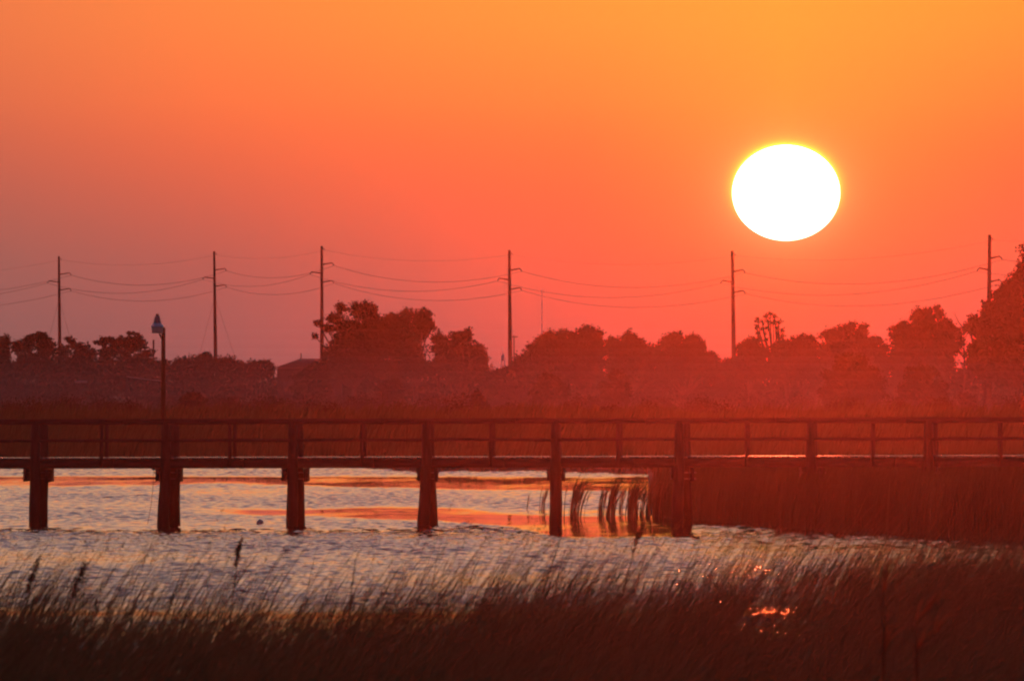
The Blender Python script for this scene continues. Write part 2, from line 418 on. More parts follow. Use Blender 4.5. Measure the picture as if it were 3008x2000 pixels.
# reed bank land on the right, reaching under the bridge
def bank_front(xs_):     # y of front edge for x to the right
    tab_px = [1900, 1960, 2080, 2250, 2340, 2450, 2700, 3008, 3500]
    tab_py = [1519, 1524, 1532, 1546, 1555, 1560, 1572, 1592, 1605]
    tx = []; ty = []
    for a_, b_ in zip(tab_px, tab_py):
        d = F*H/(b_-HZ); tx.append(X(a_, d)); ty.append(d)
    xs_ = np.asarray(xs_, float)
    return np.interp(xs_, tx, ty) + 2.2*np.sin(xs_*2.1) + 1.6*np.sin(xs_*4.7+1) + 1.0*np.sin(xs_*11.3+2)
bx0 = X(1905, 335)
mb = MB(); xs = np.concatenate([np.arange(bx0, 24, 0.25), [40, 90, 300]])
V = []
for k, (f_, zz) in enumerate([(0, -0.12), (0.02, 0.03), (0.3, 0.08), (1, 0.10)]):
    for xv in xs:
        y0 = float(bank_front(xv))
        y1 = 565.0; yq = y0 + (y1-y0)*f_; fall = max(0.0, 1-(xv-bx0)/9.0); V.append([xv + bx0*(yq/335.0-1)*fall, yq, zz])
nx = len(xs); q = [[i*nx+j, i*nx+j+1, (i+1)*nx+j+1, (i+1)*nx+j] for i in range(3) for j in range(nx-1)]
mb.add(V, q)
tag(mb.build('bank', M['mud']), 'muddy reed bank on the right of the river', None, None, 'structure')

# near bank under the foreground reeds
mb = MB(); xs = np.concatenate([[-3000,-200,-40], np.arange(-14, 14.1, 0.5), [40, 200, 3000]])
def near_edge(xv): return 120 + 22*sstep(-2, 8, np.asarray(xv, float)) + 1.2*np.sin(np.asarray(xv)*1.3)
V = []
for k in range(5):
    for xv in xs:
        e = float(near_edge(xv)); V.append([xv, [-300, 60, e-25, e-3, e+2][k], [0.9, 0.5, 0.14, 0.05, -0.12][k]])
nx = len(xs); q = [[i*nx+j, i*nx+j+1, (i+1)*nx+j+1, (i+1)*nx+j] for i in range(4) for j in range(nx-1)]
mb.add(V, q)
tag(mb.build('shore', M['mud']), 'muddy near shore under the tall grass', None, None, 'structure')

# ------------------------------------------------------------------ grass builders (vectorised)
def ribbons(mb, base, height, width, lean, leandir=None, bend=1.7, seg=5, droop=0.0, yawspread=0.6, seedr=None):
    """many tapered blades; base (n,3)"""
    r = seedr or rng
    n = len(base)
    t = np.linspace(0, 1, seg+1)[None, :]
    height = np.broadcast_to(height, (n,))[:, None]; lean = np.broadcast_to(lean, (n,))[:, None]; width = np.broadcast_to(width, (n,))[:, None]
    az_ = r.normal(0, yawspread, n) if leandir is None else leandir
    az_ = np.broadcast_to(az_, (n,))[:, None]
    hor = lean*height*t**bend
    z = height*(t - 0.5*droop*t**3) * np.sqrt(np.maximum(1 - (lean*0.45)**2, 0.3))
    cx = base[:, 0:1] + hor*np.cos(az_); cy = base[:, 1:2] + hor*np.sin(az_); cz = base[:, 2:3] + z
    yaw = r.normal(0, 0.7, n)[:, None]
    wx = np.cos(yaw)*width*0.5; wy = np.sin(yaw)*width*0.5
    taper = (1 - t**1.6)*0.9 + 0.1
    L_ = np.stack([cx - wx*taper, cy - wy*taper, cz], -1); R_ = np.stack([cx + wx*taper, cy + wy*taper, cz], -1)
    V = np.stack([L_, R_], 2).reshape(-1, 3)      # n, seg+1, 2
    k = 2*(seg+1)
    b0 = (np.arange(n)*k)[:, None] + (np.arange(seg)*2)[None, :]
    q = np.stack([b0, b0+1, b0+3, b0+2], -1).reshape(-1, 4)
    mb.add(V, q)
    return np.concatenate([cx, cy, cz], 1).reshape(n, 3, seg+1)
def diamonds(mb, c, size, r, flat=0.45):
    """random small leaf quads centred at c (n,3)"""
    n = len(c); size = np.broadcast_to(size, (n,))[:, None]
    a = r.normal(size=(n, 3)); a /= np.linalg.norm(a, axis=1)[:, None]
    b_ = r.normal(size=(n, 3)); b_ -= (b_*a).sum(1)[:, None]*a; b_ /= np.linalg.norm(b_, axis=1)[:, None]
    V = np.stack([c + a*size*0.5, c + b_*size*flat, c - a*size*0.5, c - b_*size*flat], 1).reshape(-1, 3)
    q = (np.arange(n)*4)[:, None] + np.arange(4)[None, :]
    mb.add(V, q)
def plumes(mb, tips, length, r, nleaf=10, size=0.03, dirx=0.8):
    """feathery seed heads trailing to the lee side of each tip"""
    n = len(tips)
    t = r.random((n, nleaf)); L2 = np.broadcast_to(length, (n,))[:, None]
    c = tips[:, None, :] + np.stack([(t-0.6)*L2*dirx*0.6 + r.normal(0, 0.1, t.shape)*L2*0.6, r.normal(0, 0.08, t.shape)*L2, (t-0.7)*L2 + r.normal(0, 0.07, t.shape)*L2], -1)
    diamonds(mb, c.reshape(-1, 3), size*r.uniform(0.6, 1.5, n*nleaf), r, 0.22)

# foreground reeds: one uncountable mass
r1 = np.random.default_rng(101)
mbR = MB(); mbP = MB()
def scatter_wedge(n, y0, y1, r, mrg=1.4):
    yy = np.sqrt(r.uniform(y0**2, y1**2, n)); xx = r.uniform(-1, 1, n)*yy*(1504/F)*mrg
    return xx, yy
def near_far_limit(px):     # how far out the stems stand, by azimuth column
    return np.interp(px, [-300, 0, 500, 1000, 1400, 1900, 2300, 2700, 3300], [192, 192, 188, 190, 199, 211, 226, 240, 248])
def clump_keep(xx, yy, r, lo=-0.6):
    return smooth_noise(xx, yy, 0.55, 2.4, 77) + r.normal(0, 0.5, len(xx)) > lo
n = 52500
xx, yy = scatter_wedge(n, 104, 248, r1); area = (248**2-104**2)*(1504/F)*1.4; dens0 = n/area
px = photo_col(xx, yy); lim = near_far_limit(px) + 4*smooth_noise(xx, yy*0, 0.9, 5, 12); t_ = lim - yy
clump = np.clip(0.75 + 0.6*smooth_noise(xx, yy, 0.45, 2.4, 77), 0.05, 2)
want = 13.0*sstep(24, 46, t_) + (2.2*sstep(0, 10, t_) + 4.6*sstep(6, 30, t_))*clump
gap = sstep(2060, 2160, px)*sstep(2500, 2400, px)*sstep(150, 158, yy)*sstep(196, 188, yy)
want *= 1 - gap*np.clip(0.74 + 0.3*smooth_noise(xx, yy, 0.35, 3, 88), 0, 0.93)
keep = r1.random(n) < want/dens0
xx, yy, t_ = xx[keep], yy[keep], t_[keep]; m_ = len(xx)
base = np.stack([xx, yy, np.where(yy < 130, 0.08, -0.05)], 1)
hgt = np.clip(r1.normal(1.08, 0.19, m_), 0.5, 1.8) * (1 + 0.10*smooth_noise(xx, yy, 1.2, 6, 50))
ln = np.clip(r1.normal(0.62, 0.16, m_), 0.05, 1.1)
pts = ribbons(mbR, base, hgt, 0.010*r1.uniform(0.6, 1.4, m_), ln, r1.normal(0.05, 0.35, m_), 1.5, 5, 0.1, seedr=r1)
for rep in range(3):        # leaf blades leaving the stem
    tpos = r1.integers(0, 4, m_)
    b_ = pts[np.arange(m_), :, tpos]
    ribbons(mbR, b_, hgt*r1.uniform(0.22, 0.45, m_), 0.012*r1.uniform(0.6, 1.3, m_), np.clip(r1.normal(0.9, 0.3, m_), 0.2, 1.6), r1.normal(0.0, 0.6, m_), 1.3, 3, 0.5, seedr=r1)
sel = r1.random(m_) < 0.25
plumes(mbP, pts[sel][:, :, -1], 0.14*r1.uniform(0.7, 1.4, sel.sum()), r1, 8, 0.02)
# taller thin stalks that rise clear of the mass
xx, yy = scatter_wedge(8200, 128, 238, r1); px = photo_col(xx, yy)
lim = near_far_limit(px); keep = (yy < lim+3) & clump_keep(xx, yy, r1, -0.2) & ~((px > 2100) & (px < 2460) & (yy > 152) & (yy < 190) & (r1.random(len(px)) < 0.7)); xx, yy = xx[keep], yy[keep]; m_ = len(xx)
base = np.stack([xx, yy, np.full(m_, -0.03)], 1); hgt = r1.normal(1.45, 0.22, m_)
pts = ribbons(mbR, base, hgt, 0.011, np.clip(r1.normal(0.55, 0.13, m_), 0.2, 1), r1.normal(0.0, 0.25, m_), 1.5, 7, 0.1, seedr=r1)
plumes(mbP, pts[r1.random(m_) < 0.6][:, :, -1], 0.2, r1, 14, 0.026)
tag(mbR.build('tall_grass', M['reed']), 'wind bent brown tall grass along the near shore', 'grass', None, 'stuff')
tag(mbP.build('grass_seed_heads', M['plume']), 'feathery seed heads on the near tall grass', 'seed heads', None, 'stuff')

# reeds on the right bank
mb = MB(); r2 = np.random.default_rng(202)
def bank_patch(n, ymax_off, hmean, w):
    xx = r2.uniform(bx0, 20, n); f0 = bank_front(xx)
    yy = f0 + r2.random(n)**1.3*ymax_off + 0.4 - (r2.random(n) < 0.05)*r2.random(n)*7
    px = photo_col(xx, yy); k = (px < 3250) & (px > 1925 + np.abs(r2.normal(0, 48, n)) - 14)
    if hmean > 2: k &= px > 2450
    xx, yy = xx[k], yy[k]; m_ = len(xx)
    h_ = np.clip(r2.normal(hmean, 0.12, m_), 0.8, 2.4)
    h_ *= 1 - 0.3*sstep(2120, 1925, photo_col(xx, yy))
    pts = ribbons(mb, np.stack([xx, yy, np.zeros(m_)], 1), h_, w*r2.uniform(0.6, 1.4, m_), np.clip(r2.normal(0.18, 0.1, m_), 0, 0.6), r2.normal(0, 0.5, m_), 1.8, 4, 0.05, seedr=r2)
bank_patch(15000, 34, 1.72, 0.022)
bank_patch(9000, 210, 1.62, 0.05)
bank_patch(1500, 20, 2.02, 0.018)
tag(mb.build('bank_reeds', M['reed_far']), 'dense dark reeds on the right bank below the bridge', 'reeds', None, 'stuff')

# reed tufts standing in the water between the fifth and sixth piles
r3 = np.random.default_rng(303)
tuft_specs = [  # px base, py base, width px, height px, n, label
    (1549, 1499, 4, 60, 3, 'two thin bent reed stems standing alone left of the fifth pile'),
    (1592, 1503, 12, 100, 9, 'slim reed tuft leaning against the fifth pile, on its left'),
    (1686, 1521, 22, 128, 46, 'thick dark reed tuft just right of the fifth pile'),
    (1762, 1514, 12, 110, 14, 'thin reed tuft second to the right of the fifth pile'),
    (1792, 1517, 18, 125, 48, 'dense dark reed tuft halfway between fifth and sixth piles'),
    (1822, 1508, 9, 105, 12, 'loose narrow reed tuft between two dense tufts'),
    (1853, 1519, 24, 128, 60, 'widest dark reed tuft left of the sixth pile'),
    (1884, 1514, 14, 118, 22, 'ragged reed tuft next to the widest tuft'),
    (1906, 1515, 14, 125, 34, 'reed tuft at the left tip of the reed bank'),
    (1938, 1517, 22, 130, 60, 'full reed tuft touching the sixth pile on its left')]
for bpx, bpy_, wpx, hpx, n, lab in tuft_specs:
    d = F*H/(bpy_-HZ); s = d/F
    mb = MB(); bx = X(bpx, d)
    base = np.stack([bx + r3.normal(0, wpx*s*0.42, n), d + r3.normal(0, 0.25, n), np.full(n, -0.05)], 1)
    hgt = hpx*s*r3.uniform(0.7, 1.15, n)
    pts = ribbons(mb, base, hgt, 0.026*r3.uniform(0.7, 1.3, n), np.clip(r3.normal(0.24, 0.1, n), 0.05, 0.6), r3.normal(0, 0.3, n), 2.2, 6, 0.05, seedr=r3)
    b_ = pts[:, :, 3]
    ribbons(mb, b_, hgt*0.45, 0.024, np.clip(r3.normal(0.5, 0.25, n), 0.1, 1.2), r3.normal(0, 0.5, n), 1.5, 4, 0.4, seedr=r3)
    tag(mb.build('reed_tuft', M['reed'], origin=(bx, d, 0)), lab, 'reed tuft', 'reed tufts standing in the water')

# far marsh grass
mb = MB(); r4 = np.random.default_rng(404)
def far_patch(n, y0, y1, hm, w, follow=False, lim=1.15):
    yy = np.sqrt(r4.uniform(y0**2, y1**2, n)); xx = r4.uniform(-1, 1, n)*yy*(1504/F)*lim
    if follow: yy = shore(xx) + 0.3 + (yy-y0)
    else:
        k = yy > shore(np.clip(xx, -60, 60)) + 1; xx, yy = xx[k], yy[k]
    m_ = len(xx)
    h_ = np.clip(r4.normal(hm, 0.18, m_)*(1+0.16*smooth_noise(xx, yy, 2.5, 30, 61)+0.08*smooth_noise(xx, yy, 0.7, 30, 62)), 0.5, 3.2)
    ribbons(mb, np.stack([xx, yy, np.full(m_, 0.02)], 1), h_, w*r4.uniform(0.6, 1.4, m_), np.clip(r4.normal(0.25, 0.12, m_), 0, 0.7), r4.normal(0, 0.5, m_), 1.8, 3, 0.05, seedr=r4)
far_patch(9000, 530, 560, 1.25, 0.045, True)
far_patch(16000, 545, 760, 1.7, 0.11)
far_patch(22000, 760, 1250, 1.9, 0.2)
tag(mb.build('marsh_grass', M['reed_far']), 'wide dark marsh grass beyond the river', 'grass', None, 'stuff')

mb = MB(); rs = np.random.default_rng(515)
for i in range(150):
    y_ = rs.uniform(1020, 1245); x_ = rs.uniform(-1, 1)*y_*0.05; rr = rs.uniform(0.7, 2.2); hh = rr*rs.uniform(0.6, 0.95)
    k = int(420*rr*rr); p = rs.normal(size=(k, 3)); p /= np.linalg.norm(p, axis=1)[:, None]; p *= (rs.random(k)**0.6)[:, None]*[rr, rr, hh]
    p += 0.12*rs.normal(size=(k, 3))
    diamonds(mb, p + [x_, y_, 1.5], 0.17*rs.uniform(0.5, 1.4, k), rs, 0.4)
tag(mb.build('scrub', M['leaf_dry']), 'low scattered scrub growing through the far marsh grass', 'scrub', None, 'stuff')

# ------------------------------------------------------------------ trees
def make_tree(name, label, cat, d, lobes, seed, leaf=0.21, cover=2.6, group=None, trunks=None, matl='leaf', bushy=False, airy=0.0, yoff=0.0):
    """lobes: (px, py, rx, ry) crown masses in photo units at distance d, turned into metres here"""
    r = np.random.default_rng(seed); s = d/F
    if not airy:
        add = []
        for a, b, c, e in lobes:          # foliage carries on down to the undergrowth
            yy_ = b + e*1.1
            while yy_ < (1105 if cat == 'tree' else HZ + (H-0.8)/s):
                add.append((a + r.normal(0, c*0.15), yy_, c*1.05, max(e, 20)*1.0)); yy_ += max(e, 20)*1.25
        r.shuffle(add); lobes = list(lobes) + add[:16]
    elif cat == 'tree' and 'airy' not in name:
        lobes = list(lobes) + [(a, 1085, c*1.1, 26) for a, b, c, e in lobes]
    lb = [(X(a, d), Z(b, d), c*s, e*s) for a, b, c, e in lobes]
    area = sum(e[2]*e[3] for e in lb); gx = sum(e[0]*e[2]*e[3] for e in lb)/area
    root = thing(name, label, cat, (gx, d, 0.2), group)
    mc = MB(); clumps = []
    for i, (cx, cz, rx, rz) in enumerate(lb):
        ry = (rx + rz)*0.5
        rc = min(max(0.24*min(rx, rz), 0.24), 0.62)
        nc = max(8, int(4.6*(rx*rz)/(rc*rc)))
        dr = r.normal(size=(nc, 3)); dr /= np.linalg.norm(dr, axis=1)[:, None]
        rad = (0.12 + 0.88*r.random(nc)**0.55) * r.uniform(0.8, 1.16, nc)
        yo_ = r.normal(0, 0.3*ry)
        c = np.stack([cx + dr[:, 0]*rad*(rx-rc*0.6), d + yo_ + dr[:, 1]*rad*ry, cz + dr[:, 2]*rad*(rz-rc*0.6)], 1)
        if airy:
            c = c[r.random(nc) > airy]
        if not airy and cat == 'tree':      # sprigs that break the outline
            ns = max(5, int(0.9*max(rx, rz)/rc)); dr = r.normal(size=(ns, 3)); dr[:, 2] = np.abs(dr[:, 2])*0.9; dr /= np.linalg.norm(dr, axis=1)[:, None]
            rad = r.uniform(1.02, 1.22, ns)
            c = np.concatenate([c, np.stack([cx + dr[:, 0]*rad*rx, d + dr[:, 1]*ry*0.7, cz + dr[:, 2]*rad*rz], 1)])
        nl = int(cover*6*rc*rc/(leaf*leaf)*(1-0.5*airy))
        for iq, q_ in enumerate(c):
            if q_[2] < 0.4: continue
            k = r.uniform(0.55, 1.45) if iq < nc or airy else r.uniform(0.35, 0.75)
            p = r.normal(size=(max(4, int(nl*k*k)), 3)) * r.uniform(0.32, 0.72, 3)*rc*k
            if 'pine' in name and 'airy' not in name: p[:, 2] *= 0.55
            diamonds(mc, q_ + p, leaf*r.uniform(0.6, 1.35, len(p)), r, 0.38)
            clumps.append((q_, i))
    mt = MB()
    cen = [np.array([e[0], d, e[1]]) for e in lb]
    order = sorted(range(len(lb)), key=lambda i: lb[i][1])
    tr = trunks if trunks is not None else [sum(e[0]*e[2] for e in lb)/sum(e[2] for e in lb)*0 + gx]
    if trunks is not None: tr = [X(t_, d) for t_ in trunks]
    top = max(e[1] for e in lb)
    H0 = top*0.55
    trr = max(0.10, top*0.022)
    for tx in tr:
        fork = np.array([tx + r.normal(0, 0.15), d, H0*0.55])
        mt.tube([[tx, d, -0.1], [tx+0.05, d, H0*0.28], fork], [trr*1.35, trr, trr*0.85], 8)
    for i, c in enumerate(cen):
        tx = min(tr, key=lambda t_: abs(t_-c[0])); fork = np.array([tx, d, H0*0.5])
        if c[2] < fork[2]: fork = fork*[1,1,0] + [0,0,max(0.5, c[2]*0.5)]
        mid = (fork + c)/2 + np.array([r.normal(0, 0.3), r.normal(0, 0.2), r.uniform(0, 0.5)])
        tip = c + np.array([0, 0, lb[i][3]*0.45])
        mt.tube([fork, mid, c, tip], [trr*0.5, trr*0.34, trr*0.2, trr*0.06], 6)
        own = [q_ for q_, j in clumps if j == i]
        r.shuffle(own)
        for q_ in own[:10]:
            m2 = (c + q_)/2 + r.normal(0, 0.15, 3)
            mt.tube([c, m2, q_], [trr*0.14, trr*0.09, 0.015], 5, cap=False)
    mt.build('trunk', M['bark'], root)
    mc.build('crown', M[matl], root)
    return root

TG = 'trees along the far side of the marsh'
BG = 'round bushes in front of the tree line'
D0 = 1290
trees = [
 ('round_tree', 'small dark tree cut by the left edge of the photo', 'tree', 1300, [(-8,1040,36,52),(12,1010,24,26)], dict()),
 ('pine_tree', 'flat topped pine second from the left edge', 'tree', 1330, [(72,1018,34,32),(92,995,26,18),(50,1020,24,24),(80,1065,46,40)], dict(airy=0.12)),
 ('pine_tree', 'pine with domed top just left of the leftmost power pole', 'tree', 1310, [(125,1000,34,26),(118,985,22,14),(140,1030,42,34),(125,1075,50,40)], dict(airy=0.1)),
 ('pine_tree', 'thin crowned pine right of the leftmost power pole', 'tree', 1325, [(203,998,18,16),(214,1010,14,16),(190,1030,24,24),(195,1075,44,40)], dict(airy=0.3)),
 ('round_tree', 'low broad tree between the leftmost pole and the big left pine', 'tree', 1300, [(238,1028,34,24),(262,1040,24,22),(230,1070,50,36)], dict()),
 ('pine_tree', 'left leaning pine joined to the tallest pine at left', 'tree', 1335, [(345,1015,24,26),(300,1004,26,16),(325,1000,20,16),(318,1040,36,34),(300,1085,44,34)], dict(airy=0.12)),
 ('pine_tree', 'tallest wide pine left of the lamp post', 'tree', 1310, [(384,998,40,30),(410,1015,28,22),(368,1020,32,32),(425,1045,26,16),(380,1072,50,44)], dict(airy=0.08)),
 ('pine_tree', 'see-through right hand pine beside the lamp post', 'tree', 1330, [(442,1032,18,14),(420,1062,22,12),(450,1060,16,12),(462,1068,12,8),(430,1088,46,22)], dict(airy=0.45)),
 ('spreading_tree', 'wide low tree around the foot of the second power pole', 'tree', 1290, [(545,1075,42,28),(595,1060,36,24),(602,1045,20,12),(640,1070,44,26),(672,1060,24,14),(700,1082,26,24),(520,1090,30,26),(610,1100,90,40)], dict()),
 ('small_tree', 'small ragged tree between the second pole and the house', 'tree', 1290, [(768,1064,20,12),(742,1072,18,12),(788,1070,16,12),(735,1090,22,20),(775,1095,38,26)], dict(airy=0.25)),
 ('round_bush', 'dark bush in front of the house', 'bush', 1215, [(915,1095,42,32),(890,1112,34,26),(945,1080,26,26)], dict()),
 ('spreading_tree', 'tallest oak left of centre with sparse branches crossing a pole', 'tree', 1270,
   [(1055,912,38,32),(1092,905,22,16),(1040,960,40,30),(1088,940,34,30),(1130,968,40,34),(1175,965,36,36),(1060,990,60,30),(1200,1000,50,34),(1245,965,24,24),(1003,905,18,18),(985,935,30,22),(934,950,20,9),(925,988,9,10),(965,965,18,14),(1010,960,36,30),(1020,1000,52,36),(1150,940,34,26),(1100,960,46,36),
    (1195,930,28,28),(1238,935,30,36),(1262,955,20,22),(1225,980,40,34),(1140,1010,70,52),(1070,1050,80,52),(1200,1050,60,48),(985,1040,36,34),(975,1078,30,26)], dict(trunks=[1040,1150,1220], airy=0.05)),
 ('spreading_tree', 'lower oak just right of the tallest oak', 'tree', 1262, [(1290,1000,28,22),(1342,990,24,18),(1372,985,18,22),(1330,1030,60,36),(1395,1030,34,26),(1412,1050,24,24),(1350,1080,80,48),(1418,1085,22,34)], dict(trunks=[1340])),
 ('round_bush', 'low bushes mass filling the gap beside the central pole', 'bush', 1290, [(1460,1100,40,16),(1495,1092,28,20),(1520,1088,26,26)], dict()),
 ('spreading_tree', 'broad double topped tree right of the central pole', 'tree', 1275,
   [(1622,992,36,24),(1652,985,30,22),(1600,1010,34,28),(1565,1035,36,28),(1530,1060,30,28),(1725,978,34,22),(1755,985,22,20),(1700,1000,46,30),(1660,1040,90,48),(1580,1080,70,42),(1730,1050,60,50)], dict(trunks=[1620,1720])),
 ('spreading_tree', 'round tree with pointed top right of the double topped tree', 'tree', 1285, [(1848,992,24,22),(1872,1010,34,24),(1800,1010,30,20),(1830,1030,60,32),(1900,1035,26,26),(1850,1080,80,46)], dict()),
 ('spreading_tree', 'tree with notched crown left of the pole under the sun', 'tree', 1275, [(1985,990,24,18),(1965,1010,34,26),(2030,1000,30,22),(2050,1020,30,28),(2085,1045,18,14),(2098,1050,14,12),(2000,1050,80,44),(2060,1080,50,36),(1930,1040,26,28)], dict()),
 ('round_bush', 'low bush in the dip at the pole under the sun', 'bush', 1290, [(2125,1085,34,24),(2150,1072,22,20)], dict()),
 ('round_tree', 'low tree right of the pole under the sun', 'tree', 1290, [(2205,1008,32,20),(2185,1022,26,20),(2215,1040,52,34),(2200,1080,60,44)], dict()),
 ('airy_pine', 'tall thin pine with see-through crown below the sun', 'tree', 1310, [(2250,928,9,8),(2262,922,8,7),(2276,930,9,7),(2226,940,9,7),(2240,946,9,7),(2258,944,8,6),(2272,948,9,7),(2288,946,8,7),(2224,960,9,7),(2240,964,8,6),(2256,962,9,6),(2284,962,10,7),(2296,972,9,6),(2228,978,9,6),(2246,980,9,6),(2284,980,9,6),(2300,986,8,5),(2234,994,9,6),(2250,998,9,6),(2290,994,9,6)], dict(trunks=[2272], airy=0.2, leaf=0.2, cover=1.5)),
 ('round_tree', 'low round tree right of the airy pine', 'tree', 1290, [(2310,1015,30,20),(2290,1030,30,22),(2325,1050,50,38),(2300,1090,60,40)], dict()),
 ('round_tree', 'rounded tree between the airy pine and the flat crowned tree', 'tree', 1280, [(2352,998,20,16),(2378,995,22,18),(2335,1010,20,18),(2370,1030,46,36),(2360,1080,60,46)], dict()),
 ('spreading_tree', 'flat crowned tree with two small peaks at the right', 'tree', 1270, [(2440,988,36,24),(2478,975,34,22),(2502,958,18,14),(2536,962,14,12),(2525,985,26,22),(2470,1020,70,40),(2540,1030,46,40),(2460,1080,80,50)], dict(trunks=[2480])),
 ('round_tree', 'low tree in the dip left of the tall right oak', 'tree', 1290, [(2572,1000,26,16),(2550,1015,26,20),(2590,1025,26,22),(2570,1060,50,40)], dict(airy=0.1)),
 ('spreading_tree', 'tall oak with leaning top near the right edge', 'tree', 1265,
   [(2700,930,30,24),(2722,918,24,18),(2752,905,10,12),(2760,925,18,18),(2655,968,38,30),(2640,985,32,30),(2715,960,50,36),(2775,955,30,24),(2805,975,24,18),(2680,1010,70,46),(2770,1010,66,46),(2720,1070,110,52),(2630,1060,40,30)], dict(trunks=[2700])),
 ('evergreen_tree', 'large dense evergreen rising out of the right edge', 'tree', 1180,
   [(3025,750,34,46),(3060,720,50,50),(3010,800,36,36),(2992,830,36,36),(2965,850,34,32),(2935,870,30,26),(2960,900,50,40),(2905,900,26,20),(2898,930,28,22),(2930,940,60,40),(2862,940,22,16),(2850,965,22,18),(2890,970,50,40),(3030,900,90,90),(2990,1000,110,80),(2890,1040,60,60),(2990,1080,120,60)], dict(trunks=[3000,2900], leaf=0.24)),
 ('round_bush', 'round dark bush in the marsh right of the central pole', 'bush', 1145, [(1612,1125,44,34),(1590,1150,40,28),(1640,1150,46,30)], dict()),
 ('round_bush', 'small bush in the marsh below the pointed tree', 'bush', 1155, [(1818,1110,34,28),(1800,1140,46,26)], dict(matl='leaf_dry')),
 ('round_bush', 'widest round bush in the marsh below the flat crowned tree', 'bush', 1125, [(2500,1075,58,42),(2470,1110,60,40),(2540,1115,62,42),(2510,1150,90,34)], dict()),
 ('round_bush', 'round bush in the marsh below the tall right oak', 'bush', 1135, [(2710,1105,52,38),(2690,1140,60,34),(2745,1145,46,30)], dict()),
 ('round_bush', 'small bush in the marsh beneath the right evergreen', 'bush', 1125, [(2835,1165,20,14),(2850,1175,26,12)], dict()),
 ('round_bush', 'small bush in the marsh below the wide low left tree', 'bush', 1065, [(568,1162,26,14),(550,1172,24,12),(590,1176,22,12)], dict(matl='leaf_dry')),
 ('round_bush', 'tiny bush in the marsh below the lower oak', 'bush', 1095, [(1400,1162,16,16),(1412,1175,20,12)], dict()),
 ('round_bush', 'low bush in the marsh under the tallest oak', 'bush', 1180, [(1155,1125,30,16),(1130,1135,30,14)], dict(matl='leaf_dry')),
]
for i, (nm, lab, cat, d, lb, kw) in enumerate(trees):
    make_tree(nm, lab, cat, d, lb, 900+i, group=(TG if cat == 'tree' else BG), **kw)

# bare branched tree
root = thing('bare_tree', 'leafless thin tree between the tall oak and the evergreen', 'tree', (X(2832,1285), 1285, 0.2), TG)
mt = MB(); r5 = np.random.default_rng(55); bx = X(2832, 1285)
mt.tube([[bx,1285,0],[bx+.05,1285,7],[bx-0.1,1285,11.2]], [0.16,0.11,0.03], 7)
root_tr = mt.build('trunk', M['bark'], root)
mt = MB()
for k in range(22):
    z0 = 5.5+5*r5.random(); sx = r5.choice([-1,1])*r5.uniform(0.5,1.3)
    p0 = [bx,1285,z0]; p1 = [bx+sx*0.5,1285+r5.normal(0,.3),z0+0.7]; p2 = [bx+sx,1285+r5.normal(0,.5),z0+1.9]
    mt.tube([p0,p1,p2],[0.045,0.03,0.012],5,cap=False)
mt.build('branches', M['bark'], root)

# thicket that closes the foot of the tree line
mb = MB(); r6 = np.random.default_rng(606); n = 3600
xx = r6.uniform(-66, 66, n); yy = r6.uniform(1296, 1345, n)
topz = 5.3 + 0.8*smooth_noise(xx, yy*0, 3.0, 1, 9) + 0.5*smooth_noise(xx, yy*0, 0.9, 1, 19)
zz = r6.random(n)**0.75*topz
for i in range(n):
    p = r6.normal(size=(34, 3)); p /= np.linalg.norm(p, axis=1)[:, None]; p *= (r6.random(34)**0.5)[:, None]*1.0
    diamonds(mb, np.array([xx[i], yy[i], zz[i]])+p, 0.36*r6.uniform(0.6, 1.4, 34), r6, 0.42)
tag(mb.build('thicket', M['leaf_dry']), 'low dark thicket along the foot of the far trees', 'thicket', None, 'stuff')

# ------------------------------------------------------------------ house beyond the marsh
d = 1275; s = d/F
hx0, hx1 = X(806, d), X(1010, d); zr = Z(1053, d); ze = Z(1080, d)
house = thing('house', 'dark roofed house half hidden behind trees and bushes', 'house', ((hx0+hx1)/2, d+4, 0.2))
mb = MB(); mb.box(((hx0+hx1)/2, d+4, ze/2), (hx1-hx0-0.6, 7.4, ze-0.05)); wall = mb.build('wall', M['wall'], house)
mb = MB(); xr0, xr1 = X(880, d), X(950, d)
v8 = [[hx0,d-0.3,ze],[hx1,d-0.3,ze],[hx1,d+8.3,ze],[hx0,d+8.3,ze],[xr0,d+4,zr],[xr1,d+4,zr]]
mb.add(v8, [[0,1,5,4],[2,3,4,5],[3,2,1,0]], [[1,2,5],[3,0,4]]); mb.build('roof', M['roof'], house)
mb = MB(); mb.tube([[X(883,d),d+3.2,zr-0.3],[X(882,d),d+3.2,Z(1037,d)]], 0.07, 8); mb.build('vent_pipe', M['steel'], house)
for k in (0.2, 0.5, 0.8):
    wx = hx0 + (hx1-hx0)*k
    mb = MB(); mb.box((wx, d+0.22, 3.6), (1.2, 0.1, 1.5)); f = mb.build('window', M['roof'], house)
    mb = MB(); mb.box((wx, d+0.16, 3.6), (1.05, 0.06, 1.35)); mb.build('pane', M['glass'], f)

